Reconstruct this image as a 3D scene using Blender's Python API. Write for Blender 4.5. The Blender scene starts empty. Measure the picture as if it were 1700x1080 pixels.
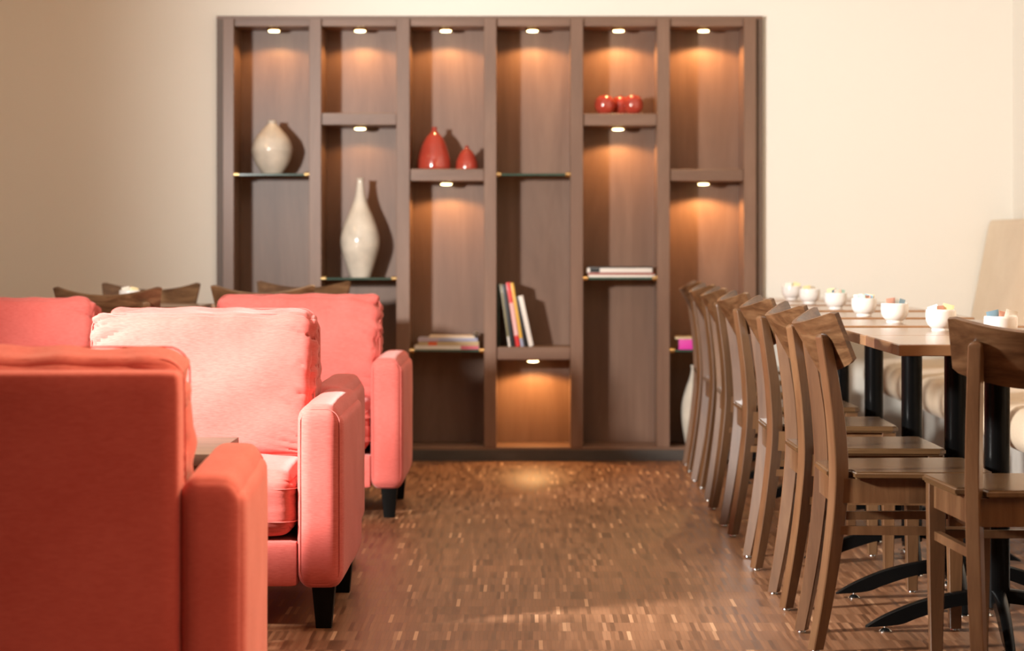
import bpy, bmesh, math, random
from mathutils import Vector, Matrix, noise

sc = bpy.context.scene
col = sc.collection
PI = math.pi
F = 3815.0          # focal length in pixels of the 1700 px wide frame


def rad(a):
    return math.radians(a)


# ------------------------------------------------------------------ camera, world, lights
cam_d = bpy.data.cameras.new('camera')
cam = bpy.data.objects.new('camera', cam_d)
col.objects.link(cam)
cam.location = (0, 0, 1.0)
cam.rotation_euler = (PI / 2, 0, 0)
cam_d.sensor_width = 36
cam_d.lens = F / 1700 * 36
cam_d.shift_x = -23 / 1700
cam_d.shift_y = -135 / 1700
cam_d.clip_end = 60
cam_d.dof.use_dof = True
cam_d.dof.focus_distance = 6.1
cam_d.dof.aperture_fstop = 3.9
sc.camera = cam

sc.view_settings.view_transform = 'Standard'
sc.view_settings.look = 'None'
sc.view_settings.gamma = 1
sc.view_settings.use_curve_mapping = False
sc.view_settings.exposure = 0.0

w = bpy.data.worlds.new('world')
sc.world = w
w.use_nodes = True
w.node_tree.nodes['Background'].inputs[0].default_value = (1.0, 0.78, 0.58, 1)
w.node_tree.nodes['Background'].inputs[1].default_value = 0.045


def lamp(name, kind, loc, target, power, color, **kw):
    d = bpy.data.lights.new(name, kind)
    o = bpy.data.objects.new(name, d)
    col.objects.link(o)
    o.location = loc
    v = Vector(target) - Vector(loc)
    o.rotation_euler = v.to_track_quat('-Z', 'Y').to_euler()
    d.energy = power
    d.color = color
    for k, val in kw.items():
        setattr(d, k, val)
    return o


# main light on the left, beside the armchairs
lamp('side_spotlight', 'SPOT', (-2.46, 4.9, 1.62), (1.84, 8.48, 1.64), 1420, (1.0, 0.975, 0.93),
     spot_size=rad(94), spot_blend=0.60, shadow_soft_size=0.16)
# warm light from above and the right; lamps noted as added have no fixture
lamp('ambient_fill', 'AREA', (0.1, 6.2, 2.74), (0.1, 6.2, 0), 11, (1.0, 0.74, 0.50),  # soft ambient fill added over the whole room
     shape='RECTANGLE', size=3.4, size_y=6.0)
lamp('wall_lamp', 'AREA', (2.1, 4.0, 2.1), (-0.7, 5.2, 0.6), 26, (1.0, 0.60, 0.30),
     shape='RECTANGLE', size=0.9, size_y=0.9)
lamp('overhead_spot', 'SPOT', (0.75, 5.35, 2.7), (-0.65, 4.5, 0.6), 420, (1.0, 0.80, 0.46),
     spot_size=rad(48), spot_blend=0.6, shadow_soft_size=0.08)
lamp('overhead_spot', 'SPOT', (0.9, 1.9, 2.7), (-0.28, 4.1, 0.50), 150, (1.0, 0.50, 0.32),  # added to lift the dark back of the near armchair
     spot_size=rad(34), spot_blend=0.9, shadow_soft_size=0.1)
lamp('left_wall_fill', 'SPOT', (-2.35, 8.6, 2.7), (-2.3, 10.66, 1.3), 20, (1.0, 0.62, 0.30),  # added to warm the dim left end of the back wall
     spot_size=rad(100), spot_blend=0.9, shadow_soft_size=0.1)
lamp('overhead_spot', 'SPOT', (0.05, 9.75, 2.7), (0.05, 9.85, 0), 85, (1.0, 0.58, 0.26),  # added for an orange glow on the floor before the bookcase
     spot_size=rad(62), spot_blend=0.9, shadow_soft_size=0.1)
lamp('front_fill', 'AREA', (1.9, 1.2, 1.9), (1.3, 9.0, 0.7), 2.5, (1.0, 0.93, 0.84),  # weak front fill added out of frame, not a window
     shape='RECTANGLE', size=1.2, size_y=1.2)

# ------------------------------------------------------------------ materials


class NT:
    def __init__(self, name):
        self.m = bpy.data.materials.new(name)
        self.m.use_nodes = True
        self.t = self.m.node_tree
        self.b = self.t.nodes['Principled BSDF']

    def n(self, kind, **kw):
        nd = self.t.nodes.new(kind)
        for k, v in kw.items():
            if k.startswith('_'):
                setattr(nd, k[1:], v)
            else:
                nd.inputs[k.replace('__', ' ')].default_value = v
        return nd

    def l(self, a, b):
        self.t.links.new(a, b)

    def math(self, op, a, b=None, c=None):
        nd = self.t.nodes.new('ShaderNodeMath')
        nd.operation = op
        for i, v in enumerate((a, b, c)):
            if v is None:
                continue
            if isinstance(v, (int, float)):
                nd.inputs[i].default_value = v
            else:
                self.l(v, nd.inputs[i])
        return nd.outputs[0]

    def ramp(self, fac, stops, interp='LINEAR'):
        r = self.t.nodes.new('ShaderNodeValToRGB')
        r.color_ramp.interpolation = interp
        els = r.color_ramp.elements
        while len(els) > 1:
            els.remove(els[0])
        els[0].position = stops[0][0]
        els[0].color = (*stops[0][1], 1)
        for p, c in stops[1:]:
            e = els.new(p)
            e.color = (*c, 1)
        self.l(fac, r.inputs[0])
        return r.outputs[0]

    def bump(self, h, strength, dist=0.002):
        b = self.n('ShaderNodeBump', Strength=strength, Distance=dist)
        self.l(h, b.inputs['Height'])
        self.l(b.outputs[0], self.b.inputs['Normal'])


def plain(name, c, rough=0.5, metal=0.0, coat=0.0, var=0.06):
    t = NT(name)
    tc = t.n('ShaderNodeTexCoord')
    nz = t.n('ShaderNodeTexNoise', Scale=14.0, Detail=3.0)
    t.l(tc.outputs['Object'], nz.inputs['Vector'])
    c2 = tuple(min(1, x * (1 + var)) for x in c)
    c1 = tuple(x * (1 - var) for x in c)
    t.l(t.ramp(nz.outputs[0], [(0.3, c1), (0.7, c2)]), t.b.inputs['Base Color'])
    t.b.inputs['Roughness'].default_value = rough
    t.b.inputs['Metallic'].default_value = metal
    t.b.inputs['Coat Weight'].default_value = coat
    t.b.inputs['Coat Roughness'].default_value = 0.08
    return t.m


def wood(name, dark, mid, light, grain=(14, 14, 0.9), rough=0.38, coat=0.15, figure=0.5, contrast=1.0):
    t = NT(name)
    tc = t.n('ShaderNodeTexCoord')
    oi = t.n('ShaderNodeObjectInfo')
    off = t.n('ShaderNodeVectorMath', _operation='SCALE')
    off.inputs[0].default_value = (13.7, 7.3, 5.1)
    t.l(oi.outputs['Random'], off.inputs['Scale'])
    add = t.n('ShaderNodeVectorMath', _operation='ADD')
    t.l(tc.outputs['Object'], add.inputs[0])
    t.l(off.outputs[0], add.inputs[1])
    mp = t.n('ShaderNodeMapping')
    mp.inputs['Scale'].default_value = grain
    t.l(add.outputs[0], mp.inputs['Vector'])
    n1 = t.n('ShaderNodeTexNoise', Scale=1.0, Detail=5.0, Roughness=0.6, Distortion=figure)
    n2 = t.n('ShaderNodeTexNoise', Scale=7.0, Detail=3.0, Roughness=0.7, Distortion=0.3)
    t.l(mp.outputs[0], n1.inputs['Vector'])
    t.l(mp.outputs[0], n2.inputs['Vector'])
    mix = t.math('ADD', t.math('MULTIPLY', n1.outputs[0], 0.8), t.math('MULTIPLY', n2.outputs[0], 0.2))
    a = 0.5 - 0.17 / contrast
    b = 0.5 + 0.17 / contrast
    t.l(t.ramp(mix, [(a, dark), (0.5, mid), (b, light)]), t.b.inputs['Base Color'])
    t.b.inputs['Roughness'].default_value = rough
    t.b.inputs['Coat Weight'].default_value = coat
    t.b.inputs['Coat Roughness'].default_value = 0.22
    t.bump(n2.outputs[0], 0.12, 0.001)
    return t.m


def fabric(name, c, c2, scale=900.0, sheen=0.25, bump=0.35, tint=(1, .8, .75)):
    t = NT(name)
    tc = t.n('ShaderNodeTexCoord')
    nz = t.n('ShaderNodeTexNoise', Scale=5.0, Detail=4.0)
    t.l(tc.outputs['Object'], nz.inputs['Vector'])
    mp = t.n('ShaderNodeMapping')
    mp.inputs['Scale'].default_value = (60, 60, 420)
    t.l(tc.outputs['Object'], mp.inputs['Vector'])
    wv = t.n('ShaderNodeTexNoise', Scale=1.0, Detail=2.0)
    t.l(mp.outputs[0], wv.inputs['Vector'])
    f = t.math('ADD', t.math('MULTIPLY', nz.outputs[0], 0.5), t.math('MULTIPLY', wv.outputs[0], 0.5))
    t.l(t.ramp(f, [(0.36, c), (0.64, c2)]), t.b.inputs['Base Color'])
    fine = t.n('ShaderNodeTexNoise', Scale=scale, Detail=1.0)
    t.l(tc.outputs['Object'], fine.inputs['Vector'])
    h = t.math('ADD', fine.outputs[0], t.math('MULTIPLY', wv.outputs[0], 0.6))
    t.bump(h, bump, 0.0012)
    t.b.inputs['Roughness'].default_value = 0.85
    t.b.inputs['Sheen Weight'].default_value = sheen
    t.b.inputs['Sheen Roughness'].default_value = 0.4
    t.b.inputs['Sheen Tint'].default_value = (*tint, 1)
    t.b.inputs['Specular IOR Level'].default_value = 0.25
    return t.m


def wall_mat(name, c):
    t = NT(name)
    tc = t.n('ShaderNodeTexCoord')
    nz = t.n('ShaderNodeTexNoise', Scale=0.8, Detail=5.0)
    t.l(tc.outputs['Object'], nz.inputs['Vector'])
    t.l(t.ramp(nz.outputs[0], [(0.3, tuple(x * .975 for x in c)), (0.7, c)]), t.b.inputs['Base Color'])
    f = t.n('ShaderNodeTexNoise', Scale=180.0, Detail=2.0)
    t.l(tc.outputs['Object'], f.inputs['Vector'])
    t.bump(f.outputs[0], 0.08, 0.001)
    t.b.inputs['Roughness'].default_value = 0.75
    return t.m


def floor_mat():
    t = NT('strip_parquet')
    tc = t.n('ShaderNodeTexCoord')
    sp = t.n('ShaderNodeSeparateXYZ')
    t.l(tc.outputs['Object'], sp.inputs[0])
    row = t.math('FLOOR', t.math('DIVIDE', sp.outputs[1], 0.135))
    wr = t.n('ShaderNodeTexWhiteNoise', _noise_dimensions='1D')
    t.l(row, wr.inputs['W'])
    u = t.math('ADD', t.math('DIVIDE', sp.outputs[0], 0.0105), t.math('MULTIPLY', wr.outputs[0], 7.0))
    cell = t.math('FLOOR', u)
    # length wise stagger of small groups of strips
    grp = t.math('FLOOR', t.math('DIVIDE', cell, 9.0))
    wg = t.n('ShaderNodeTexWhiteNoise', _noise_dimensions='1D')
    t.l(grp, wg.inputs['W'])
    v = t.math('ADD', t.math('DIVIDE', sp.outputs[1], 0.135), 0.0)
    vc = t.math('FLOOR', v)
    cb = t.n('ShaderNodeCombineXYZ')
    t.l(cell, cb.inputs[0])
    t.l(vc, cb.inputs[1])
    wn = t.n('ShaderNodeTexWhiteNoise', _noise_dimensions='2D')
    t.l(cb.outputs[0], wn.inputs['Vector'])
    base = t.ramp(wn.outputs[0], [
        (0.0, (0.115, 0.047, 0.021)), (0.15, (0.180, 0.078, 0.036)), (0.5, (0.230, 0.103, 0.049)),
        (0.92, (0.285, 0.135, 0.067)), (0.962, (0.34, 0.170, 0.088)), (0.985, (0.46, 0.25, 0.135)), (1.0, (0.58, 0.34, 0.19))])
    big = t.n('ShaderNodeTexNoise', Scale=2.2, Detail=4.0)
    t.l(tc.outputs['Object'], big.inputs['Vector'])
    mx = t.n('ShaderNodeMix', _data_type='RGBA', _blend_type='MULTIPLY')
    mx.inputs['Factor'].default_value = 1.0
    t.l(base, mx.inputs['A'])
    t.l(t.ramp(big.outputs[0], [(0.3, (0.80, 0.80, 0.80)), (0.7, (1.12, 1.12, 1.12))]), mx.inputs['B'])
    # joints
    fu = t.math('FRACT', u)
    fv = t.math('FRACT', v)
    ju = t.math('LESS_THAN', fu, 0.07)
    jv = t.math('LESS_THAN', fv, 0.02)
    j = t.math('MAXIMUM', ju, jv)
    mj = t.n('ShaderNodeMix', _data_type='RGBA')
    t.l(t.math('MULTIPLY', j, 0.45), mj.inputs['Factor'])
    t.l(mx.outputs['Result'], mj.inputs['A'])
    mj.inputs['B'].default_value = (0.05, 0.022, 0.012, 1)
    t.l(mj.outputs['Result'], t.b.inputs['Base Color'])
    r = t.math('ADD', t.math('MULTIPLY', wn.outputs[0], 0.12), 0.36)
    t.l(r, t.b.inputs['Roughness'])
    t.bump(t.math('ADD', wn.outputs[0], t.math('MULTIPLY', j, -1.0)), 0.15, 0.0006)
    t.b.inputs['Specular IOR Level'].default_value = 0.4
    return t.m


def emit(name, c, s):
    t = NT(name)
    t.b.inputs['Base Color'].default_value = (*c, 1)
    t.b.inputs['Emission Color'].default_value = (*c, 1)
    t.b.inputs['Emission Strength'].default_value = s
    return t.m


def glass_mat():
    t = NT('shelf_glass')
    tr = t.n('ShaderNodeBsdfTransparent')
    tr.inputs[0].default_value = (0.86, 0.95, 0.90, 1)
    gl = t.n('ShaderNodeBsdfGlossy')
    gl.inputs['Roughness'].default_value = 0.03
    fr = t.n('ShaderNodeFresnel', IOR=1.5)
    mx = t.n('ShaderNodeMixShader')
    t.l(fr.outputs[0], mx.inputs[0])
    t.l(tr.outputs[0], mx.inputs[1])
    t.l(gl.outputs[0], mx.inputs[2])
    t.l(mx.outputs[0], t.t.nodes['Material Output'].inputs[0])
    return t.m


M = {}
M['wall'] = wall_mat('cream_wall_paint', (0.835, 0.79, 0.705))
M['ceiling'] = wall_mat('ceiling_paint', (0.80, 0.76, 0.70))
M['floor'] = floor_mat()
M['case'] = wood('stained_bookcase_wood', (0.140, 0.072, 0.043), (0.190, 0.103, 0.064), (0.240, 0.138, 0.090), (5, 5, 0.6), 0.42, 0.05, 1.2, 0.8)
M['case_edge'] = wood('dark_bookcase_edge', (0.10, 0.062, 0.042), (0.13, 0.082, 0.056), (0.16, 0.105, 0.072), (9, 9, 0.7), 0.5, 0.0)
M['case_h'] = wood('stained_shelf_wood', (0.140, 0.072, 0.043), (0.190, 0.103, 0.064), (0.240, 0.138, 0.090), (0.9, 9, 9), 0.42, 0.08)
M['plinth'] = wood('dark_plinth_stone', (0.045, 0.038, 0.032), (0.060, 0.050, 0.042), (0.085, 0.072, 0.060), (3, 9, 9), 0.5, 0.0)
M['chair'] = wood('chair_wood', (0.085, 0.038, 0.015), (0.130, 0.062, 0.027), (0.185, 0.096, 0.044), (16, 16, 1.6), 0.33, 0.35)
M['panel'] = wood('chair_back_wood', (0.070, 0.030, 0.012), (0.125, 0.060, 0.026), (0.190, 0.100, 0.047), (7, 3.0, 16), 0.33, 0.35, 2.2, 1.4)
M['seat'] = wood('chair_seat_wood', (0.085, 0.043, 0.018), (0.122, 0.065, 0.028), (0.165, 0.09, 0.042), (2, 16, 9), 0.26, 0.5)
M['table'] = wood('table_wood', (0.225, 0.110, 0.050), (0.29, 0.150, 0.072), (0.35, 0.19, 0.098), (2, 18, 9), 0.22, 0.5)
M['coffee'] = wood('low_table_wood', (0.13, 0.075, 0.05), (0.17, 0.10, 0.07), (0.21, 0.13, 0.09), (2, 14, 9), 0.6, 0.0)
M['red'] = fabric('coral_red_upholstery', (0.53, 0.098, 0.080), (0.63, 0.142, 0.120))
M['seam'] = fabric('coral_red_seam', (0.57, 0.115, 0.095), (0.66, 0.165, 0.14))
M['leg_black'] = plain('black_wood', (0.004, 0.0035, 0.003), 0.5)
M['black'] = plain('black_metal', (0.0035, 0.0035, 0.0035), 0.25, 0.0, 0.0)
M['steel'] = plain('brushed_steel', (0.62, 0.62, 0.60), 0.25, 1.0)
M['brass'] = plain('brass', (0.90, 0.66, 0.30), 0.22, 1.0)
M['china'] = plain('white_china', (0.82, 0.80, 0.77), 0.16, 0, 0.5, 0.02)
M['vase'] = plain('cream_glaze', (0.67, 0.60, 0.50), 0.18, 0, 0.6, 0.14)
M['redglaze'] = plain('red_glaze', (0.40, 0.050, 0.030), 0.16, 0, 0.6, 0.10)
M['cream'] = fabric('cream_upholstery', (0.68, 0.54, 0.39), (0.76, 0.62, 0.46), 900, 0.1, 0.2, (1, 1, 1))
M['base'] = plain('pale_base_paint', (0.62, 0.58, 0.52), 0.5)
M['puck'] = emit('lit_downlight_lens', (1.0, 0.80, 0.40), 14.0)
M['glass'] = glass_mat()
M['glass_edge'] = plain('green_glass_edge', (0.05, 0.10, 0.075), 0.15, 0, 0.5)
M['page'] = plain('paper', (0.78, 0.72, 0.62), 0.8)

for k in ('black', 'leg_black'):
    M[k].node_tree.nodes['Principled BSDF'].inputs['Specular IOR Level'].default_value = 0.10

# ------------------------------------------------------------------ mesh helpers


def part(name, bm, mat, parent=None, smooth=True, loc=None, angle=35):
    me = bpy.data.meshes.new(name)
    bmesh.ops.recalc_face_normals(bm, faces=bm.faces)
    if smooth:
        lim = rad(angle)
        for f in bm.faces:
            f.smooth = True
        for e in bm.edges:
            if len(e.link_faces) == 2 and e.calc_face_angle(0) > lim:
                e.smooth = False
    bm.to_mesh(me)
    bm.free()
    me.materials.append(mat)
    o = bpy.data.objects.new(name, me)
    col.objects.link(o)
    if parent:
        o.parent = parent
    if loc:
        o.location = loc
    return o


def thing(name, loc, rz=0.0):
    o = bpy.data.objects.new(name, None)
    col.objects.link(o)
    o.empty_display_size = 0.1
    o.location = loc
    o.rotation_euler = (0, 0, rz)
    return o


def tag(o, label=None, cat=None, group=None, kind=None):
    if label:
        o['label'] = label
    if cat:
        o['category'] = cat
    if group:
        o['group'] = group
    if kind:
        o['kind'] = kind
    return o


def copy_tree(o, parent=None):
    c = o.copy()
    col.objects.link(c)
    if parent is not None:
        c.parent = parent
    for ch in list(o.children):
        copy_tree(ch, c)
    return c


def box(bm, x0, x1, y0, y1, z0, z1, bevel=0.0, seg=2):
    r = bmesh.ops.create_cube(bm, size=1)
    vs = r['verts']
    for v in vs:
        v.co = Vector(((x0 + x1) / 2 + v.co.x * (x1 - x0), (y0 + y1) / 2 + v.co.y * (y1 - y0), (z0 + z1) / 2 + v.co.z * (z1 - z0)))
    if bevel > 0:
        es = set()
        for v in vs:
            for e in v.link_edges:
                es.add(e)
        bmesh.ops.bevel(bm, geom=list(es), offset=bevel, segments=seg, affect='EDGES', profile=0.6)
    return bm


def bx(*a, bevel=0.0, seg=2):
    bm = bmesh.new()
    return box(bm, *a, bevel=bevel, seg=seg)


def lathe(prof, n=48, bm=None, cx=0, cy=0):
    bm = bm or bmesh.new()
    rings = []
    for r, z in prof:
        if r < 1e-5:
            rings.append([bm.verts.new((cx, cy, z))])
        else:
            rings.append([bm.verts.new((cx + r * math.cos(2 * PI * i / n), cy + r * math.sin(2 * PI * i / n), z)) for i in range(n)])
    for a, b in zip(rings, rings[1:]):
        for i in range(n):
            j = (i + 1) % n
            if len(a) == 1 and len(b) == 1:
                continue
            if len(a) == 1:
                bm.faces.new((a[0], b[i], b[j]))
            elif len(b) == 1:
                bm.faces.new((a[i], a[j], b[0]))
            else:
                bm.faces.new((a[i], a[j], b[j], b[i]))
    return bm


def spline(pts, n=8):
    """Catmull-Rom through tuples"""
    out = []
    P = [pts[0]] + list(pts) + [pts[-1]]
    for i in range(1, len(P) - 2):
        for k in range(n):
            t = k / n
            q = []
            for a, b, c, d in zip(P[i - 1], P[i], P[i + 1], P[i + 2]):
                q.append(0.5 * ((2 * b) + (-a + c) * t + (2 * a - 5 * b + 4 * c - d) * t * t + (-a + 3 * b - 3 * c + d) * t ** 3))
            out.append(tuple(q))
    out.append(tuple(pts[-1]))
    return out


def loft(bm, rings, cap=True):
    R = [[bm.verts.new(p) for p in ring] for ring in rings]
    n = len(R[0])
    for a, b in zip(R, R[1:]):
        for i in range(n):
            j = (i + 1) % n
            bm.faces.new((a[i], a[j], b[j], b[i]))
    if cap:
        bm.faces.new(R[0][::-1])
        bm.faces.new(R[-1])
    return bm


def rounded_rect(a, b, r, k=3):
    """points of a rounded rectangle, half sizes a, b"""
    pts = []
    for cx, cy, s in ((a - r, b - r, 0), (-a + r, b - r, 1), (-a + r, -b + r, 2), (a - r, -b + r, 3)):
        for i in range(k + 1):
            t = (s + i / k) * PI / 2
            pts.append((cx + r * math.cos(t), cy + r * math.sin(t)))
    return pts


def tube(bm, pts, r, n=8, closed=False):
    pts = [Vector(p) for p in pts]
    rings = []
    N = len(pts)
    up = Vector((0.13, 0.21, 1)).normalized()
    for i, p in enumerate(pts):
        if closed:
            d = (pts[(i + 1) % N] - pts[i - 1]).normalized()
        else:
            d = (pts[min(i + 1, N - 1)] - pts[max(i - 1, 0)]).normalized()
        a = d.cross(up)
        if a.length < 0.1:
            a = d.cross(Vector((1, 0, 0)))
        a.normalize()
        b = a.cross(d).normalized()
        rings.append([bm.verts.new(p + a * (r * math.cos(2 * PI * k / n)) + b * (r * math.sin(2 * PI * k / n))) for k in range(n)])
    pairs = list(zip(rings, rings[1:]))
    if closed:
        pairs.append((rings[-1], rings[0]))
    for A, B in pairs:
        # keep rings aligned
        off = min(range(n), key=lambda s: (A[0].co - B[s].co).length)
        for k in range(n):
            bm.faces.new((A[k], A[(k + 1) % n], B[(k + 1 + off) % n], B[(k + off) % n]))
    if not closed:
        bm.faces.new(rings[0][::-1])
        bm.faces.new(rings[-1])
    return bm


def rbox(hx, hy, hz, r, n=20, puff=(0, 0, 0), disp=None):
    """soft box centred on the origin"""
    bm = bmesh.new()
    bmesh.ops.create_cube(bm, size=2)
    bmesh.ops.subdivide_edges(bm, edges=bm.edges[:], cuts=n, use_grid_fill=True)
    for v in bm.verts:
        p = [math.sin(c * PI / 2) for c in v.co]
        q = Vector((p[0] * hx, p[1] * hy, p[2] * hz))
        inner = Vector((max(-hx + r, min(hx - r, q.x)), max(-hy + r, min(hy - r, q.y)), max(-hz + r, min(hz - r, q.z))))
        d = q - inner
        nrm = d.normalized() if d.length > 1e-6 else Vector((0, 0, 0))
        out = inner + nrm * min(r, max(abs(d.x), abs(d.y), abs(d.z)))
        bx_, by_, bz_ = (max(0, 1 - p[0] ** 2), max(0, 1 - p[1] ** 2), max(0, 1 - p[2] ** 2))
        out.x += puff[0] * p[0] * (by_ * bz_) ** 0.6
        out.y += puff[1] * p[1] * (bx_ * bz_) ** 0.6
        out.z += puff[2] * p[2] * (bx_ * by_) ** 0.6
        if disp:
            out += disp(Vector(p), out, nrm)
        v.co = out
    return bm


# ------------------------------------------------------------------ the room
def struct(name, bm, mat):
    o = part(name, bm, mat, None, False)
    tag(o, kind='structure')
    return o


WALL_Y = 10.66
struct('floor', bx(-3.4, 2.5, -1.0, WALL_Y + 0.32, -0.1, 0), M['floor'])
struct('ceiling', bx(-3.4, 2.5, -1.0, WALL_Y + 0.32, 2.8, 2.9), M['ceiling'])
NX0, NX1, NZ = (357.5 - 873) * 10.6 / F, (1268.5 - 873) * 10.6 / F, 1 + 380.4 * 10.6 / F
wb = bx(-3.4, NX0, WALL_Y, WALL_Y + 0.26, 0, 2.8)
box(wb, NX1, 2.5, WALL_Y, WALL_Y + 0.26, 0, 2.8)
box(wb, NX0, NX1, WALL_Y, WALL_Y + 0.26, NZ, 2.8)
box(wb, -3.4, 2.5, WALL_Y + 0.26, WALL_Y + 0.32, 0, 2.8)
struct('wall_back', wb, M['wall'])
struct('wall_right', bx(2.26, 2.5, -1.0, WALL_Y, 0, 2.8), M['wall'])
struct('wall_left', bx(-3.4, -3.2, -1.0, WALL_Y, 0, 2.8), M['wall'])

# ------------------------------------------------------------------ bookcase
FR = 10.6
S = FR / F


def fx(px, y=FR):
    return (px - 873) * y / F


def fz(py, y=FR):
    return 1 + (405 - py) * y / F


case = thing('bookcase', (fx(813), FR, 0))
tag(case, 'tall built-in dark wooden bookcase with six lit bays against the cream wall', 'bookcase')
CX = fx(813)
BK = WALL_Y + 0.258            # back of the case
BP = FR + 0.28                 # face of back panel


def cpart(name, x0, x1, y0, y1, z0, z1, mat, bev=0.0015, parent=None):
    return part(name, bx(x0 - CX, x1 - CX, y0 - FR, y1 - FR, z0, z1, bevel=bev, seg=1), mat, parent or case)


TOP = fz(25)
FLR = fz(742)
cpart('side_board', fx(358), fx(370.5), FR + 0.030, BK, 0.0, TOP - 0.004, M['case_edge'])
cpart('side_board', fx(1255), fx(1268), FR + 0.030, BK, 0.0, TOP - 0.004, M['case_edge'])
cpart('back_panel', fx(372), fx(1254), BP, BK, FLR, fz(32), M['case'])
cpart('plinth', fx(364), fx(1262), FR - 0.0, BK - 0.002, 0.0, FLR - 0.012, M['plinth'])
cpart('bottom_board', fx(371), fx(1254), FR + 0.002, BK - 0.002, FLR - 0.012, FLR, M['case_h'])
cpart('top_board', fx(358), fx(1268), FR + 0.028, BK, fz(31), TOP - 0.001, M['case_h'])
verts_px = [(370, 388), (513, 533), (658, 680), (803.5, 824), (947, 968), (1091, 1112), (1235, 1255)]
for i, (a, b) in enumerate(verts_px):
    cpart('side_panel' if i in (0, 6) else 'divider', fx(a), fx(b), FR, BP, FLR, fz(31), M['case'])
bays = [(verts_px[i][1], verts_px[i + 1][0]) for i in range(6)]


def puck(parent, x, y, z):
    p = part('downlight', lathe([(0, 0), (0.031, 0), (0.033, -0.004), (0.031, -0.011), (0.025, -0.012)], 24), M['brass'], parent, loc=(x - CX, y - FR, z))
    part('lens', lathe([(0, -0.0115), (0.0255, -0.0115), (0.0235, -0.0165), (0.012, -0.018), (0, -0.0182)], 24), M['puck'], p)
    return p


def bay_lamp(x, y, z, power):
    o = lamp('downlight_beam', 'SPOT', (x, y, z - 0.026), (x, y, 0), power, (1.0, 0.53, 0.20),
             spot_size=rad(150), spot_blend=0.28, shadow_soft_size=0.014)
    return o


PY = FR + 0.125
for i, (a, b) in enumerate(bays):
    cpart('header', fx(a), fx(b), FR + 0.018, FR + 0.036, fz(43), fz(31), M['case_h'])
    cpart('bay_ceiling', fx(a), fx(b), FR + 0.036, BP, fz(43) + 0.002, fz(31), M['case_h'])
    x = fx([455, 598, 740, 884, 1027, 1168][i], PY)
    puck(case, x, PY, fz(43) + 0.001)
    bay_lamp(x, PY, fz(43), [4.0, 5.6, 5.6, 6.6, 8.5, 10.0][i])
wood_shelves = {1: (187, 207, 598), 4: (188, 208, 1026), 2: (280, 300, 741), 5: (280.5, 300, 1168), 3: (576, 597, 885)}
for i, (t_, b_, lx) in wood_shelves.items():
    a, b = bays[i]
    cpart('shelf', fx(a) + 0.0015, fx(b) - 0.0005, FR + 0.014, BP, fz(b_), fz(t_), M['case_h'], 0.002)
    x = fx(lx, PY)
    puck(case, x, PY, fz(b_) + 0.001)
    bay_lamp(x, PY, fz(b_), {1: 2.0, 4: 7.0, 2: 6.0, 5: 10, 3: 10}[i])
glass_z = {0: 289.5, 3: 289.5, 1: 462.5, 4: 462, 2: 582, 5: 582}
GZ = {}
for i, py in glass_z.items():
    a, b = bays[i]
    zc = fz(py)
    GZ[i] = zc + 0.005
    g = cpart('glass_shelf', fx(a) + 0.003, fx(b) - 0.003, FR + 0.012, BP - 0.004, zc - 0.005, zc + 0.005, M['glass'], 0.001)
    cpart('polished_edge', fx(a) + 0.003, fx(b) - 0.003, FR + 0.0095, FR + 0.0115, zc - 0.0045, zc + 0.0035, M['glass_edge'], 0.0005, g)
    for sx, px in ((1, a), (-1, b)):
        bm = bmesh.new()
        X = fx(px) - CX
        tube(bm, [(X, 0.012, zc), (X + sx * 0.022, 0.012, zc)], 0.0105, 16)
        
        part('shelf_bracket', bm, M['brass'], g)

# ------------------------------------------------------------------ things on the bookcase


def vase(name, prof, mat, x, y, z, label, cat='vase', group=None, n=64):
    pr = spline(prof, 6)
    # inner wall of the mouth
    r0, z0 = pr[-1]
    pr += [(r0 - 0.003, z0 + 0.001), (r0 - 0.005, z0 - 0.004), (max(r0 - 0.008, 0.003), z0 - 0.03), (0, z0 - 0.032)]
    pr = [(0, 0.0)] + [(max(r, 0.001), zz) for r, zz in pr]
    o = part(name, lathe(pr, n), mat, None, loc=(x, y, z), angle=60)
    tag(o, label, cat, group)
    return o


VY = FR + 0.115
u = VY / F
vase('vase', [(0.042, 0), (0.050, 0.006), (0.078, 0.05), (0.094, 0.10), (0.094, 0.125), (0.080, 0.165), (0.052, 0.2), (0.026, 0.228), (0.018, 0.240), (0.021, 0.249)],
     M['vase'], fx(452, VY), VY, GZ[0], 'round cream glazed vase on the glass shelf of the leftmost bay')
vase('vase', [(0.045, 0), (0.050, 0.006), (0.070, 0.07), (0.088, 0.13), (0.092, 0.175), (0.082, 0.225), (0.060, 0.285), (0.038, 0.335), (0.023, 0.385), (0.017, 0.43), (0.016, 0.452), (0.020, 0.462)],
     M['vase'], fx(598, VY), VY, GZ[1], 'tall slender cream bottle-shaped vase on glass shelf in second bay')
shz = {i: fz(v[0]) for i, v in wood_shelves.items()}
tear = [(0.070, 0), (0.076, 0.008), (0.074, 0.05), (0.067, 0.08), (0.053, 0.122), (0.034, 0.154), (0.017, 0.172), (0.012, 0.182), (0.012, 0.189), (0.015, 0.196)]
Y1 = FR + 0.10
vase('vase', tear, M['redglaze'], fx(721, Y1), Y1, shz[2], 'largest red teardrop vase on wooden shelf in third bay')
vase('vase', [(r * 0.69, z * 0.56) for r, z in tear], M['redglaze'], fx(775, Y1), Y1, shz[2], 'smallest red teardrop vase, right of the large red one')
Y2 = FR + 0.226
vase('vase', [(r * 0.58, z * 0.72) for r, z in tear], M['redglaze'], fx(707, Y2), Y2, shz[2], 'red vase half hidden behind left side of the largest red vase')
apple = [(0.018, 0), (0.030, 0.005), (0.044, 0.024), (0.0475, 0.046), (0.043, 0.068), (0.030, 0.084), (0.014, 0.088), (0.008, 0.084)]
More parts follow.
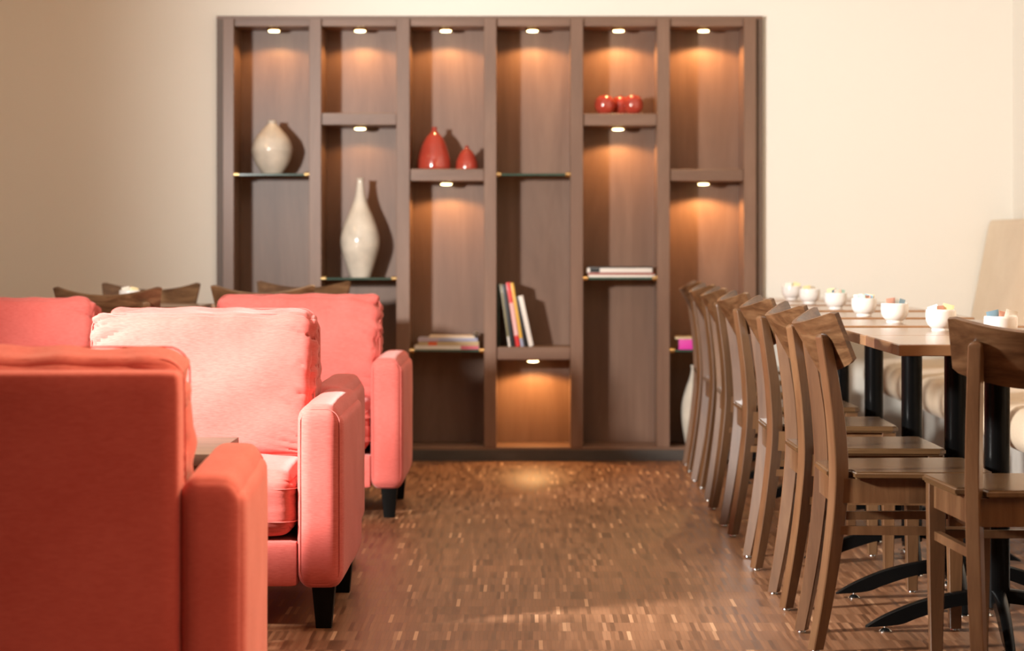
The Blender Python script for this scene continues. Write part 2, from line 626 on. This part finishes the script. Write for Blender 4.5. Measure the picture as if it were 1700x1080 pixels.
for px, yy, lb in ((1004, FR + 0.10, 'round red ceramic apple, left of the three on the shelf'),
                   (1030, FR + 0.175, 'round red ceramic apple set back between its two neighbours'),
                   (1051, FR + 0.09, 'round red ceramic apple, right of the three on the shelf')):
    o = thing('ceramic_apple', (fx(px, yy), yy, shz[4]))
    tag(o, lb, 'ornament', 'red ceramic apples on the fifth bay shelf')
    part('body', lathe([(0, 0)] + spline(apple, 5) + [(0, 0.078)], 40), M['redglaze'], o)
    part('stem', tube(bmesh.new(), [(0, 0, 0.078), (0.001, 0, 0.088), (0.004, 0, 0.096)], 0.0025, 8), M['redglaze'], o)
YF = FR + 0.125
vase('floor_vase', [(0.040, 0), (0.046, 0.006), (0.058, 0.07), (0.066, 0.14), (0.062, 0.20), (0.046, 0.26), (0.028, 0.31), (0.019, 0.35), (0.023, 0.372)],
     M['vase'], fx(1154, YF), YF, FLR, 'cream vase standing on the floor of the rightmost bay')

BC = {}


def cmat(name, c, rough=0.45):
    if name not in BC:
        BC[name] = plain(name, c, rough, 0, 0.2, 0.04)
    return BC[name]


def book(name, L, D, T, mat, label, cat='book', group=None, patches=(), pages=True):
    """book lying flat: L along x (spine faces -y), D depth, T thick; origin bottom centre of the spine side"""
    o = thing(name, (0, 0, 0))
    tag(o, label, cat, group)
    bm = bmesh.new()
    c = min(0.003, T * 0.22)
    box(bm, -L / 2, L / 2, 0, D, 0, c)
    box(bm, -L / 2, L / 2, 0, D, T - c, T)
    box(bm, -L / 2, L / 2, -0.001, c, 0, T, bevel=min(0.0012, T * .2), seg=2)
    part('cover', bm, mat, o)
    part('pages', bx(-L / 2 + 0.003, L / 2 - 0.003, c, D - 0.004, c, T - c), M['page'], o, False)
    for (a, b, m) in patches:
        part('spine_label', bx(-L / 2 + a * L, -L / 2 + b * L, -0.0016, 0.001, T * 0.04, T * 0.96), m, o, False)
    return o


# stack in bay 3 (glass shelf)
white = cmat('white_cover', (0.72, 0.66, 0.60))
tan = cmat('tan_cover', (0.55, 0.42, 0.24))
blue = cmat('blue_grey_cover', (0.36, 0.38, 0.52))
pinkc = cmat('pink_print', (0.62, 0.12, 0.18))
redc = cmat('red_cover', (0.62, 0.03, 0.03))
orange = cmat('orange_print', (0.75, 0.13, 0.04))
yellow = cmat('yellow_cover', (0.72, 0.40, 0.05))
navy = cmat('near_black_cover', (0.012, 0.014, 0.016))
olive = cmat('olive_cover', (0.22, 0.19, 0.10))
green = cmat('dark_green_cover', (0.012, 0.022, 0.012))
magenta = cmat('magenta_cover', (0.72, 0.03, 0.38))
brown = cmat('red_brown_cover', (0.30, 0.06, 0.04))
YB = FR + 0.04


def lay(items, z, y):
    for (x0, x1, py_h, fn, yoff, rz) in items:
        o = fn((x1 - x0) * y / F, py_h)
        o.location = (fx((x0 + x1) / 2, y), y + yoff, z)
        o.rotation_euler = (0, 0, rz)
        z += py_h + 0.0003
    return z


G3 = 'books and magazines lying in the third bay'
z3 = lay([
    (688, 795, 0.0165, lambda L, T: book('book', L, 0.20, T, white, 'bottom book of the third bay stack, white spine with pink end', group=G3, patches=[(0.72, 0.995, pinkc)]), 0, 0),
    (694, 795, 0.019, lambda L, T: book('book', L, 0.19, T, tan, 'tan book with red spine block, second from bottom in third bay stack', group=G3, patches=[(0.17, 0.31, orange)]), 0.004, 0),
    (694, 793, 0.0155, lambda L, T: book('book', L, 0.20, T, blue, 'blue-grey book just above the tan one in the third bay', group=G3, patches=[(0.0, 0.35, cmat('lilac_print', (0.5, 0.42, 0.5)))]), 0.002, 0),
    (712, 788, 0.009, lambda L, T: book('magazine', L, 0.19, T, cmat('cream_cover', (0.74, 0.62, 0.48)), 'thin cream magazine on top of the third bay stack', 'magazine', G3), 0.006, 0),
], GZ[2], YB)
bm = bmesh.new()
sp_pts = []
ring = []
N = 40
for k in range(N + 1):
    t = k / N
    a = t * 2.3 * 2 * PI
    r = 0.013 - 0.008 * t
    ring.append((r * math.cos(a), r * math.sin(a) + 0.013))
rings = []
for (y0) in (0, 0.17):
    rings.append([bm.verts.new((px, y0, pz)) for px, pz in ring])
for k in range(N):
    bm.faces.new((rings[0][k], rings[0][k + 1], rings[1][k + 1], rings[1][k]))
bmesh.ops.solidify(bm, geom=bm.faces[:], thickness=0.001)
o = part('rolled_paper', bm, cmat('white_paper', (0.8, 0.78, 0.74)), None, True, (fx(789, YB), YB + 0.004, z3 - 0.0085))
tag(o, 'small white rolled paper on right end of the third bay stack', 'paper')

G5 = 'books lying in the fifth bay'
lay([
    (977, 1088, 0.011, lambda L, T: book('book', L, 0.20, T, white, 'thin white book at bottom of the fifth bay stack', group=G5), 0, 0),
    (976, 1086, 0.010, lambda L, T: book('book', L, 0.20, T, brown, 'thin red-brown book in middle of the fifth bay stack', group=G5), 0.002, 0),
    (974, 1083, 0.021, lambda L, T: book('book', L, 0.19, T, white, 'white book with dark mark on spine topping the fifth bay stack', group=G5, patches=[(0.05, 0.2, navy)]), 0.004, 0),
    (976, 1083, 0.005, lambda L, T: book('magazine', L, 0.19, T, navy, 'thin black magazine on top of the fifth bay stack', 'magazine', G5), 0.004, 0),
], GZ[4], YB)
lay([
    (1127, 1212, 0.046, lambda L, T: book('book', L, 0.18, T, magenta, 'thick magenta book on glass shelf in rightmost bay'), 0, 0),
    (1121, 1200, 0.010, lambda L, T: book('book', L, 0.17, T, tan, 'thin tan book lying on the magenta book'), 0.0, rad(-3)),
], GZ[5], YB)

# leaning books in bay 4
GU = 'books leaning in the fourth bay'
lean = [  # bottom-left px, height m, thickness m, angle deg, cover, patches, label
    (825.0, 0.290, 0.012, 0.0, green, [], 'dark green book standing upright against the divider'),
    (844.0, 0.292, 0.010, 8.0, olive, [(0.0, 0.16, white)], 'thin olive spined book right of the dark green one'),
    (848.2, 0.290, 0.018, 8.3, navy, [], 'near-black book between the olive and the red books'),
    (856.6, 0.300, 0.019, 9.0, redc, [(0.17, 0.68, cmat('pale_pink_print', (0.75, 0.42, 0.40)))], 'red book with pale pink panel on its spine'),
    (864.6, 0.298, 0.014, 9.4, yellow, [(0.0, 0.13, cmat('grey_blue_print', (0.28, 0.30, 0.42)))], 'yellow book with small grey-blue patch at spine foot'),
    (870.7, 0.235, 0.010, 9.8, navy, [], 'short thin black book between yellow and white books'),
    (878.2, 0.238, 0.021, 12.0, white, [], 'short white book leaning at right end of the row'),
]
for (px, H, T, ang, mt, pt, lb) in lean:
    o = book('book', H, 0.19, T, mt, lb, group=GU, patches=pt)
    # flat book -> upright: x axis up; lean to the left
    a = rad(ang)
    Rm = Matrix.Rotation(-a, 4, 'Y') @ Matrix.Rotation(-PI / 2, 4, 'Y')
    o.matrix_world = Matrix.Translation((fx(px, YB) + T * math.cos(a), YB, shz[3] + 0.001 + 0)) @ Rm @ Matrix.Translation((H / 2, 0, 0))
    # lift so that the lower corner touches the shelf
    bpy.context.view_layer.update()
    zmin = min((o.matrix_world @ Vector((sx * H / 2, 0, tz)))[2] for sx in (-1, 1) for tz in (0, T))
    o.location.z += shz[3] + 0.0005 - zmin

# ------------------------------------------------------------------ armchairs


def crease(seed, amp, diag=1.0):
    def f(p, out, nrm):
        ex = max(0.0, (abs(p.x) - 0.35) / 0.65) ** 1.6
        q = Vector((p.x * 1.1 + seed, p.z * 5.5 + diag * abs(p.x) * 2.6, p.y * 0.4))
        n1 = noise.noise(q)
        rid = 1 - abs(noise.noise(q * 1.0 + Vector((5, 5, 5)))) * 2.2
        rid = max(0, rid) ** 4
        low = noise.noise(Vector((p.x * 1.6 + seed, p.z * 1.8, p.y + 3)))
        d = amp * (ex * (n1 * 1.3 - rid * 1.1)) + low * amp * 0.9
        top = max(0.0, (p.z - 0.55) / 0.45)
        d += amp * 0.55 * top * noise.noise(Vector((p.x * 4.5 + seed, p.z * 1.2, 9)))
        dirv = Vector((p.x ** 5, p.y, p.z ** 5))
        if dirv.length > 1e-5:
            dirv.normalize()
        return dirv * d
    return f


def perim(hx, hz, r, y, n=8):
    pts = []
    for cx, cz, s in ((hx - r, hz - r, 0), (-hx + r, hz - r, 1), (-hx + r, -hz + r, 2), (hx - r, -hz + r, 3)):
        for i in range(n + 1):
            t = (s + i / n) * PI / 2
            pts.append((cx + r * math.cos(t), y, cz + r * math.sin(t)))
    return pts


def make_armchair(seed=0):
    """faces -y; origin on the floor under its middle"""
    root = thing('armchair', (0, 0, 0))
    W, D = 0.425, 0.36
    AW = 0.118
    z0 = 0.107
    AH = 0.582
    for s in (-1, 1):
        def arm_disp(p, out, nrm, s=s):
            d = Vector((0, 0, 0))
            # outer top edge rounder than the inner one
            if p.z > 0.6 and p.x * s > 0:
                d.z -= 0.020 * (p.x * s) ** 3 * (p.z - 0.6) / 0.4
            d.x += 0.0022 * noise.noise(Vector((out.y * 6, out.z * 5, s * 3)))
            return d
        bm = rbox(AW / 2, D, (AH - z0) / 2, 0.036, 22, (0.004, 0.006, 0.006), arm_disp)
        a = part('armrest', bm, M['red'], root, loc=(s * (W - AW / 2), 0, (AH + z0) / 2))
        bm = bmesh.new()
        tube(bm, perim(AW / 2 - 0.008, (AH - z0) / 2 - 0.010, 0.036, -D + 0.010), 0.0014, 6, True)
        part('seam', bm, M['seam'], a)
    IW = W - AW
    bm = rbox(IW - 0.001, 0.055, (0.770 - z0) / 2, 0.016, 12, (0, 0.004, 0.0))
    part('back_frame', bm, M['red'], root, loc=(0, D - 0.0565, (0.770 + z0) / 2))
    bm = rbox(IW - 0.001, 0.29, 0.06, 0.01, 8)
    part('seat_rail', bm, M['red'], root, loc=(0, -0.052, z0 + 0.062))
    # seat cushion
    bm = rbox(IW - 0.004, 0.275, 0.082, 0.045, 30, (0.0, 0.018, 0.020), crease(seed + 1.3, 0.003, 0.2))
    sc_ = part('seat_cushion', bm, M['red'], root, loc=(0, -0.078, 0.325))
    bm = bmesh.new()
    ring = []
    for (cx, cy, s) in ((IW - 0.045, 0.23, 0), (-IW + 0.045, 0.23, 1), (-IW + 0.045, -0.235, 2), (IW - 0.045, -0.235, 3)):
        for i in range(9):
            t = (s + i / 8) * PI / 2
            ring.append((cx + 0.042 * math.cos(t), cy + 0.047 * math.sin(t), 0))
    for zz in (0.040, -0.045):
        tube(bm, [(x, y, zz) for x, y, _ in ring], 0.0016, 6, True)
    part('seam', bm, M['seam'], sc_)
    # back cushion
    bm = rbox(0.314, 0.085, 0.202, 0.036, 60, (0.003, 0.024, 0.004), crease(seed, 0.011))
    bc = part('back_cushion', bm, M['red'], root, loc=(0, 0.142, 0.598))
    bc.rotation_euler = (rad(-9), 0, 0)
    bm = bmesh.new()
    for yy in (-0.058, 0.058):
        tube(bm, [(x, y + 0.0015 * noise.noise(Vector((x * 9, z * 9, seed))), z) for x, y, z in perim(0.3125, 0.2005, 0.044, yy)], 0.0017, 6, True)
    part('seam', bm, M['seam'], bc)
    for sx in (-1, 1):
        for sy in (-1, 1):
            bm = bmesh.new()
            rings = []
            for (z, h) in ((z0 + 0.004, 0.030), (0.0, 0.020)):
                cx = sx * (W - 0.052)
                cy = sy * (D - 0.055)
                if z == 0.0:
                    cx -= sx * 0.000
                rings.append([(cx + a, cy + b, z) for a, b in rounded_rect(h, h, 0.003, 2)])
            loft(bm, rings)
            part('leg', bm, M['leg_black'], root)
    return root


GA = 'coral red armchairs on the left'
proto = make_armchair(0.0)
protoB = make_armchair(4.7)
specs = [
    (proto, -0.900, 6.31, 0, 'bright coral armchair facing the camera behind the small low table, seat and front visible'),
    (None, -0.945, 7.075, PI, 'coral armchair back to back behind the brightly lit one, mostly hidden'),
    (protoB, -0.873, 8.73, 0, 'coral armchair nearest the bookcase, facing the camera'),
    (None, -0.945, 4.47, PI + rad(3.2), 'large red armchair in the foreground, seen from behind'),
    (None, -1.865, 8.16, rad(2), 'armchair at the left edge with only its shaded back cushion showing'),
]
src = proto
for i, (o, x, y, rz, lb) in enumerate(specs):
    if o is None:
        o = copy_tree(protoB if i in (3, 1) else proto)
    o.location = (x, y, 0)
    o.rotation_euler = (0, 0, rz)
    if i == 3:
        o.location.x -= 0.004
        for ch in o.children:
            if ch.name.startswith('back_cushion'):
                ch.scale.x = 0.97
    tag(o, lb, 'armchair', GA)

# low table between the front armchairs
t = thing('low_table', (-0.95, 5.49, 0))
tag(t, 'small low brown wooden table between the two front armchairs', 'table')
part('tabletop', bx(-0.235, 0.235, -0.235, 0.235, 0.492, 0.520, bevel=0.003), M['coffee'], t)
part('apron', bx(-0.20, 0.20, -0.20, 0.20, 0.44, 0.492, bevel=0.002), M['coffee'], t)
for sx in (-1, 1):
    for sy in (-1, 1):
        part('leg', bx(sx * 0.2 - 0.02, sx * 0.2 + 0.02, sy * 0.2 - 0.02, sy * 0.2 + 0.02, 0, 0.492, bevel=0.002), M['coffee'], t)

# ------------------------------------------------------------------ dining chairs


def make_chair():
    """faces +x, origin on the floor"""
    root = thing('dining_chair', (0, 0, 0))
    HW = 0.212
    # curved back panel
    nu, nv = 30, 8
    bm = bmesh.new()

    def surf(s, t, off):
        q = (s / HW) ** 2
        # rounded corners at the tips
        e = max(0.0, (abs(s) / HW - 0.93) / 0.07)
        sh = 0.006 * e * e
        ztop = 0.801 + 0.036 * q - sh
        zbot = 0.672 + 0.040 * q + sh
        z = zbot + (ztop - zbot) * t
        xt = -0.262 + 0.078 * q
        xb = -0.190 + 0.052 * q
        x = xb + (xt - xb) * t
        # tips lean outward a bit toward the top
        ss = s * (0.90 + 0.09 * t)
        n = Vector((1, -2 * s * 0.065 / HW ** 2, 0.45)).normalized()
        return Vector((x, ss, z)) + n * off
    for off in (0, 1):
        pass
    th = 0.013
    A = [[bm.verts.new(surf(-HW + 2 * HW * i / nu, j / nv, 0)) for j in range(nv + 1)] for i in range(nu + 1)]
    B = [[bm.verts.new(surf(-HW + 2 * HW * i / nu, j / nv, th)) for j in range(nv + 1)] for i in range(nu + 1)]
    for i in range(nu):
        for j in range(nv):
            bm.faces.new((A[i][j], A[i + 1][j], A[i + 1][j + 1], A[i][j + 1]))
            bm.faces.new((B[i][j], B[i][j + 1], B[i + 1][j + 1], B[i + 1][j]))
    for i in range(nu):
        bm.faces.new((A[i][0], B[i][0], B[i + 1][0], A[i + 1][0]))
        bm.faces.new((A[i][nv], A[i + 1][nv], B[i + 1][nv], B[i][nv]))
    for j in range(nv):
        bm.faces.new((A[0][j], A[0][j + 1], B[0][j + 1], B[0][j]))
        bm.faces.new((A[nu][j], B[nu][j], B[nu][j + 1], A[nu][j + 1]))
    sharp = [e for e in bm.edges if len(e.link_faces) == 2 and e.calc_face_angle(0) > rad(50)]
    bmesh.ops.bevel(bm, geom=sharp, offset=0.003, segments=3, affect='EDGES')
    part('backrest', bm, M['panel'], root)
    # rear posts
    path = spline([(-0.222, 0.008), (-0.198, 0.14), (-0.178, 0.28), (-0.166, 0.42), (-0.172, 0.55), (-0.186, 0.66), (-0.203, 0.765)], 6)
    for s in (-1, 1):
        rot = -s * rad(26)
        rings = []
        n = len(path)
        for i, (x, z) in enumerate(path):
            tt = i / (n - 1)
            hr = 0.0155 + 0.0055 * math.sin(PI * min(1, tt * 1.25)) if tt < 0.8 else 0.0155 + 0.0055 * math.sin(PI) + (0.0)
            hr = 0.0145 + 0.0050 * math.sin(PI * tt) 
            ht = 0.0150 + 0.0015 * math.sin(PI * tt)
            rr = rounded_rect(hr, ht, 0.0022, 1)
            ca, sa = math.cos(rot), math.sin(rot)
            yy = s * (0.150 - 0.006 * (1 - tt))
            rings.append([(x + a * ca - b * sa, yy + a * sa + b * ca, z) for a, b in rr])
        # rounded top
        x, z = path[-1]
        for k, (sc2, dz) in enumerate(((0.93, 0.006), (0.75, 0.012), (0.45, 0.016), (0.12, 0.0175))):
            rr = rounded_rect(0.0150 * sc2, 0.0165 * sc2, 0.0022 * sc2, 1)
            rings.append([(x - dz * 0.3 + a * ca - b * sa, yy + a * sa + b * ca, z + dz) for a, b in rr])
        bm = bmesh.new()
        loft(bm, rings)
        p = part('rear_leg', bm, M['chair'], root)
        part('glide', lathe([(0, 0), (0.010, 0), (0.0115, 0.003), (0.010, 0.0085), (0, 0.0085)], 16, cx=path[0][0], cy=s * 0.144), M['steel'], p)
    # front legs
    for s in (-1, 1):
        bm = bmesh.new()
        rings = []
        for z, h in ((0.008, 0.0145), (0.2, 0.0185), (0.36, 0.021), (0.426, 0.021)):
            rings.append([(0.178 + a, s * 0.172 + b, z) for a, b in rounded_rect(h, h, 0.0022, 1)])
        loft(bm, rings)
        p = part('front_leg', bm, M['chair'], root)
        part('glide', lathe([(0, 0), (0.010, 0), (0.0115, 0.003), (0.010, 0.0085), (0, 0.0085)], 16, cx=0.178, cy=s * 0.172), M['steel'], p)
    # seat
    poly = [(-0.192, -0.122), (-0.135, -0.126), (-0.130, -0.183), (0.188, -0.203), (0.206, -0.190),
            (0.206, 0.190), (0.188, 0.203), (-0.130, 0.183), (-0.135, 0.126), (-0.192, 0.122)]
    bm = bmesh.new()
    f = bm.faces.new([bm.verts.new((x, y, 0.427)) for x, y in poly])
    r = bmesh.ops.extrude_face_region(bm, geom=[f])
    for v in r['geom']:
        if isinstance(v, bmesh.types.BMVert):
            v.co.z = 0.446
    bmesh.ops.bevel(bm, geom=[e for e in bm.edges if abs(e.verts[0].co.z - e.verts[1].co.z) < 1e-5], offset=0.005, segments=3, affect='EDGES')
    part('seat', bm, M['seat'], root)
    part('front_rail', bx(0.168, 0.188, -0.155, 0.155, 0.368, 0.427, bevel=0.001, seg=1), M['chair'], root)
    part('rear_rail', bx(-0.178, -0.158, -0.135, 0.135, 0.362, 0.427, bevel=0.001, seg=1), M['chair'], root)
    for s in (-1, 1):
        for nm, za, zb, th_ in (('side_rail', 0.368, 0.427, 0.009), ('stretcher', 0.290, 0.311, 0.008)):
            bm = bmesh.new()
            rings = []
            for x, y in ((-0.165, 0.150), (0.170, 0.172)):
                rings.append([(x, s * y - th_, za), (x, s * y + th_, za), (x, s * y + th_, zb), (x, s * y - th_, zb)])
            loft(bm, rings)
            part(nm, bm, M['chair'], root)
    part('stretcher', bx(0.170, 0.186, -0.165, 0.165, 0.292, 0.312, bevel=0.001, seg=1), M['chair'], root)
    return root


chair0 = make_chair()
GR = 'dining chairs in the right hand row'
row = [
    (0.932, 5.775, 0, 'brown wooden dining chair of the right row nearest the camera, side on'),
    (0.932, 6.425, 0.6, 'brown dining chair in the right row, second from the camera'),
    (0.930, 7.19, -0.5, 'brown dining chair in the right row, third from the camera'),
    (0.928, 8.01, 1.0, 'brown dining chair in middle of the right row, fourth from the camera'),
    (0.930, 8.80, -1.0, 'brown dining chair in the right row, third from the bookcase'),
    (0.938, 9.55, 1.2, 'brown dining chair in the right row, second from the bookcase'),
    (0.945, 10.24, -1.0, 'brown dining chair at far end of the right row, nearest the bookcase'),
]
for i, (x, y, rz, lb) in enumerate(row):
    o = chair0 if i == 0 else copy_tree(chair0)
    o.location = (x, y, 0)
    o.rotation_euler = (0, 0, rad(rz))
    tag(o, lb, 'chair', GR)
others = [
    (1.160, 5.36, 90, 'brown dining chair at the right edge of the frame, seen from behind', None),
    (-1.605, 9.00, 90, 'dining chair at left table with its dark back to the camera', 'dining chairs at the left tables'),
    (-1.585, 9.54, -90, 'dining chair on wall side of left table, behind the bowl', 'dining chairs at the left tables'),
    (-1.055, 9.40, 90, 'dining chair just behind the armchair nearest the bookcase, back to camera', 'dining chairs at the left tables'),
    (-0.985, 10.02, -90, 'dining chair close to the bookcase front, facing the camera', 'dining chairs at the left tables'),
]
for (x, y, rz, lb, g) in others:
    o = copy_tree(chair0)
    o.location = (x, y, 0)
    o.rotation_euler = (0, 0, rad(rz))
    tag(o, lb, 'chair')
    if g:
        tag(o, group=g)
    elif 'group' in o.keys():
        del o['group']

# ------------------------------------------------------------------ pedestal tables


def make_table(hx=0.297, hy=0.279):
    root = thing('pedestal_table', (0, 0, 0))
    bm = bmesh.new()
    rings = []
    for z, k in ((0.726, 0.002), (0.728, 0), (0.752, 0), (0.7545, 0.0025)):
        rings.append([(a, b, z) for a, b in rounded_rect(hx - k, hy - k, 0.006, 3)])
    loft(bm, rings)
    part('tabletop', bm, M['table'], root)
    part('mounting_plate', lathe([(0, 0.726), (0.12, 0.726), (0.12, 0.720), (0.034, 0.712), (0, 0.712)], 32), M['black'], root)
    part('column', lathe([(0, 0.07), (0.032, 0.07), (0.0325, 0.075), (0.0325, 0.715), (0, 0.715)], 32), M['black'], root)
    top = spline([(0.0, 0.120), (0.108, 0.106), (0.20, 0.082), (0.284, 0.046), (0.335, 0.0155)], 5)
    bot = spline([(0.0, 0.084), (0.108, 0.070), (0.20, 0.040), (0.25, 0.021), (0.335, 0.0125)], 5)
    for k in range(4):
        a = k * PI / 2 - rad(6)
        rings = []
        for (r1, zt), (r2, zb) in zip(top, bot):
            wd = 0.018 - 0.006 * r1 / 0.335
            ring = [(r2, -wd, zb), (r2, wd, zb), (r1, wd, zt - 0.004), (r1, wd * 0.6, zt), (r1, -wd * 0.6, zt), (r1, -wd, zt - 0.004)]
            rings.append([(x * math.cos(a) - y * math.sin(a), x * math.sin(a) + y * math.cos(a), z) for x, y, z in ring])
        bm = bmesh.new()
        loft(bm, rings)
        ft = part('foot', bm, M['black'], root)
        cx, cy = 0.284 * math.cos(a), 0.284 * math.sin(a)
        part('glide', lathe([(0, 0), (0.0165, 0), (0.0170, 0.003), (0.010, 0.009), (0.0045, 0.011), (0.0045, 0.022), (0, 0.022)], 20, cx=cx, cy=cy), M['steel'], ft)
    return root


table0 = make_table()
ty = [5.90, 6.465, 7.205, 7.99, 8.83, 9.58, 10.27]
tl = ['nearest wooden pedestal table, behind the chair at right edge',
      'pedestal table in the right row, second from the camera',
      'pedestal table in the right row, third from the camera',
      'pedestal table in middle of the right row, fourth from the camera',
      'pedestal table in the right row, third from the bookcase wall',
      'pedestal table in the right row, second from the bookcase wall',
      'farthest pedestal table of the right row, by the back wall']
for i, y in enumerate(ty):
    o = table0 if i == 0 else copy_tree(table0)
    o.location = (1.210, y, 0)
    tag(o, tl[i], 'table', 'pedestal tables along the cream bench')
for (x, y, lb) in ((-1.60, 9.27, 'wooden pedestal table near left wall with a bowl on it'),
                   (-0.995, 9.70, 'wooden pedestal table behind the armchair nearest the bookcase')):
    o = copy_tree(table0)
    o.location = (x, y, 0)
    tag(o, lb, 'table', 'pedestal tables at the left')

# ------------------------------------------------------------------ sugar bowls
bp = [(0.0, 0.004), (0.020, 0.004), (0.0225, 0.0), (0.0255, 0.0), (0.0265, 0.004), (0.0255, 0.0075), (0.030, 0.0105), (0.0375, 0.018), (0.0420, 0.029), (0.0433, 0.041), (0.0428, 0.054), (0.0422, 0.0605),
      (0.0410, 0.0615), (0.0398, 0.0600), (0.0400, 0.045), (0.0385, 0.030), (0.030, 0.016), (0.015, 0.0115), (0, 0.011)]
TT = 0.7548
bowl0 = part('sugar_bowl', lathe(bp, 56), M['china'], None, angle=60)
tag(bowl0, 'x', 'bowl')
bpos = [(1.215, 5.88, 'white bowl on the nearest table, partly behind the chair at right edge', 'the nearest bowl'),
        (1.172, 6.49, 'white bowl on the second table, just left of the chair at right edge', 'the second nearest bowl'),
        (1.149, 7.16, 'white bowl on the third table of the right row', 'the bowl on the third table'),
        (1.152, 7.83, 'white bowl on the middle table of the right row', 'the bowl on the middle table'),
        (1.170, 8.68, 'white bowl on the third table from the back wall', 'the bowl third from the wall'),
        (1.168, 9.46, 'white bowl on the second table from the back wall', 'the bowl second from the wall'),
        (1.170, 10.12, 'smallest looking white bowl on farthest table by the wall', 'the farthest bowl'),
        (-1.585, 9.20, 'white bowl on the left table between two dining chairs', 'the bowl on the left table')]


def packet_mesh():
    bm = bmesh.new()
    n = 6
    L, Wd = 0.025, 0.016
    T_, B_ = [], []
    for i in range(n + 1):
        a, b = [], []
        for j in range(n + 1):
            u_, v_ = -1 + 2 * i / n, -1 + 2 * j / n
            h = 0.0028 * max(0, (1 - u_ ** 4)) * max(0, (1 - v_ ** 4)) + 0.0003
            a.append(bm.verts.new((v_ * Wd, h, u_ * L + L)))
            b.append(bm.verts.new((v_ * Wd, -h, u_ * L + L)))
        T_.append(a)
        B_.append(b)
    for i in range(n):
        for j in range(n):
            bm.faces.new((T_[i][j], T_[i + 1][j], T_[i + 1][j + 1], T_[i][j + 1]))
            bm.faces.new((B_[i][j], B_[i][j + 1], B_[i + 1][j + 1], B_[i + 1][j]))
    for k in range(n):
        bm.faces.new((T_[k][0], B_[k][0], B_[k + 1][0], T_[k + 1][0]))
        bm.faces.new((T_[k][n], T_[k + 1][n], B_[k + 1][n], B_[k][n]))
        bm.faces.new((T_[0][k], T_[0][k + 1], B_[0][k + 1], B_[0][k]))
        bm.faces.new((T_[n][k], B_[n][k], B_[n][k + 1], T_[n][k + 1]))
    return bm


pk = {}
for nm, c in (('blue', (0.25, 0.42, 0.55)), ('pink', (0.80, 0.42, 0.32)), ('white', (0.85, 0.80, 0.70)), ('yellow', (0.85, 0.68, 0.36)), ('green', (0.40, 0.58, 0.48))):
    o = part('sugar_packet', packet_mesh(), cmat(nm + '_packet_paper', c, 0.6), None)
    pk[nm] = o
used = set()
rnd = random.Random(11)
layouts = [['blue', 'yellow', 'pink', 'white'], ['white', 'pink', 'yellow'], ['pink', 'green', 'white', 'blue'],
           ['white', 'green', 'pink', 'blue', 'yellow'], ['yellow', 'blue', 'pink', 'green'], ['yellow', 'white'], ['white', 'green', 'yellow'], ['white', 'yellow']]
for i, (x, y, lb, short) in enumerate(bpos):
    o = bowl0 if i == 0 else copy_tree(bowl0)
    o.location = (x, y, TT)
    tag(o, lb, 'bowl', 'white sugar bowls')
    lay_ = layouts[i]
    n = len(lay_)
    for k, cn in enumerate(lay_):
        s = pk[cn]
        if cn in used:
            s = s.copy()
            col.objects.link(s)
        used.add(cn)
        f = (k + 0.5) / n * 2 - 1
        tilt = -f * rad(16)
        s.location = (x + f * 0.017, y + rnd.uniform(-0.012, 0.012), TT + 0.0215 + abs(f) * 0.004 + rnd.uniform(0, 0.004))
        s.rotation_euler = (rnd.uniform(-0.15, 0.15), -tilt + rnd.uniform(-0.15, 0.15), rnd.uniform(-0.9, 0.9))
        tag(s, '%s paper sweetener packet sticking out of %s' % (cn, short), 'packet', 'packets in ' + short)

# ------------------------------------------------------------------ cream bench along the right wall
bq = thing('banquette', (1.95, 8.2, 0))
tag(bq, 'cream upholstered banquette bench running along the right wall', 'bench')
Y0, Y1b = 5.0, 10.64
part('base', bx(1.76 - 1.95, 2.25 - 1.95, Y0 - 8.2, Y1b - 8.2, 0, 0.33, bevel=0.003), M['base'], bq)
n = 8
L = (Y1b - Y0) / n
for k in range(n):
    yc = Y0 + (k + 0.5) * L - 8.2
    bm = rbox(0.28, L / 2 - 0.002, 0.070, 0.062, 16, (0.0, 0.0, 0.006))
    part('seat_cushion', bm, M['cream'], bq, loc=(1.555 + 0.28 - 1.95, yc, 0.400))
nb = 4
Lb = (Y1b - Y0) / nb
for k in range(nb):
    yc = Y0 + (k + 0.5) * Lb - 8.2
    hh = 0.335

    def lean_d(p, out, nrm):
        return Vector((0.13 * (out.z + 0.335) / 0.67 * (0.5 - 0.5 * p.x) , 0, 0))
    bm = rbox(0.105, Lb / 2 - 0.002, hh, 0.022, 14, (0.0, 0, 0), lean_d)
    part('backrest', bm, M['cream'], bq, loc=(2.118 - 1.95, yc, 0.42 + hh + 0.02))
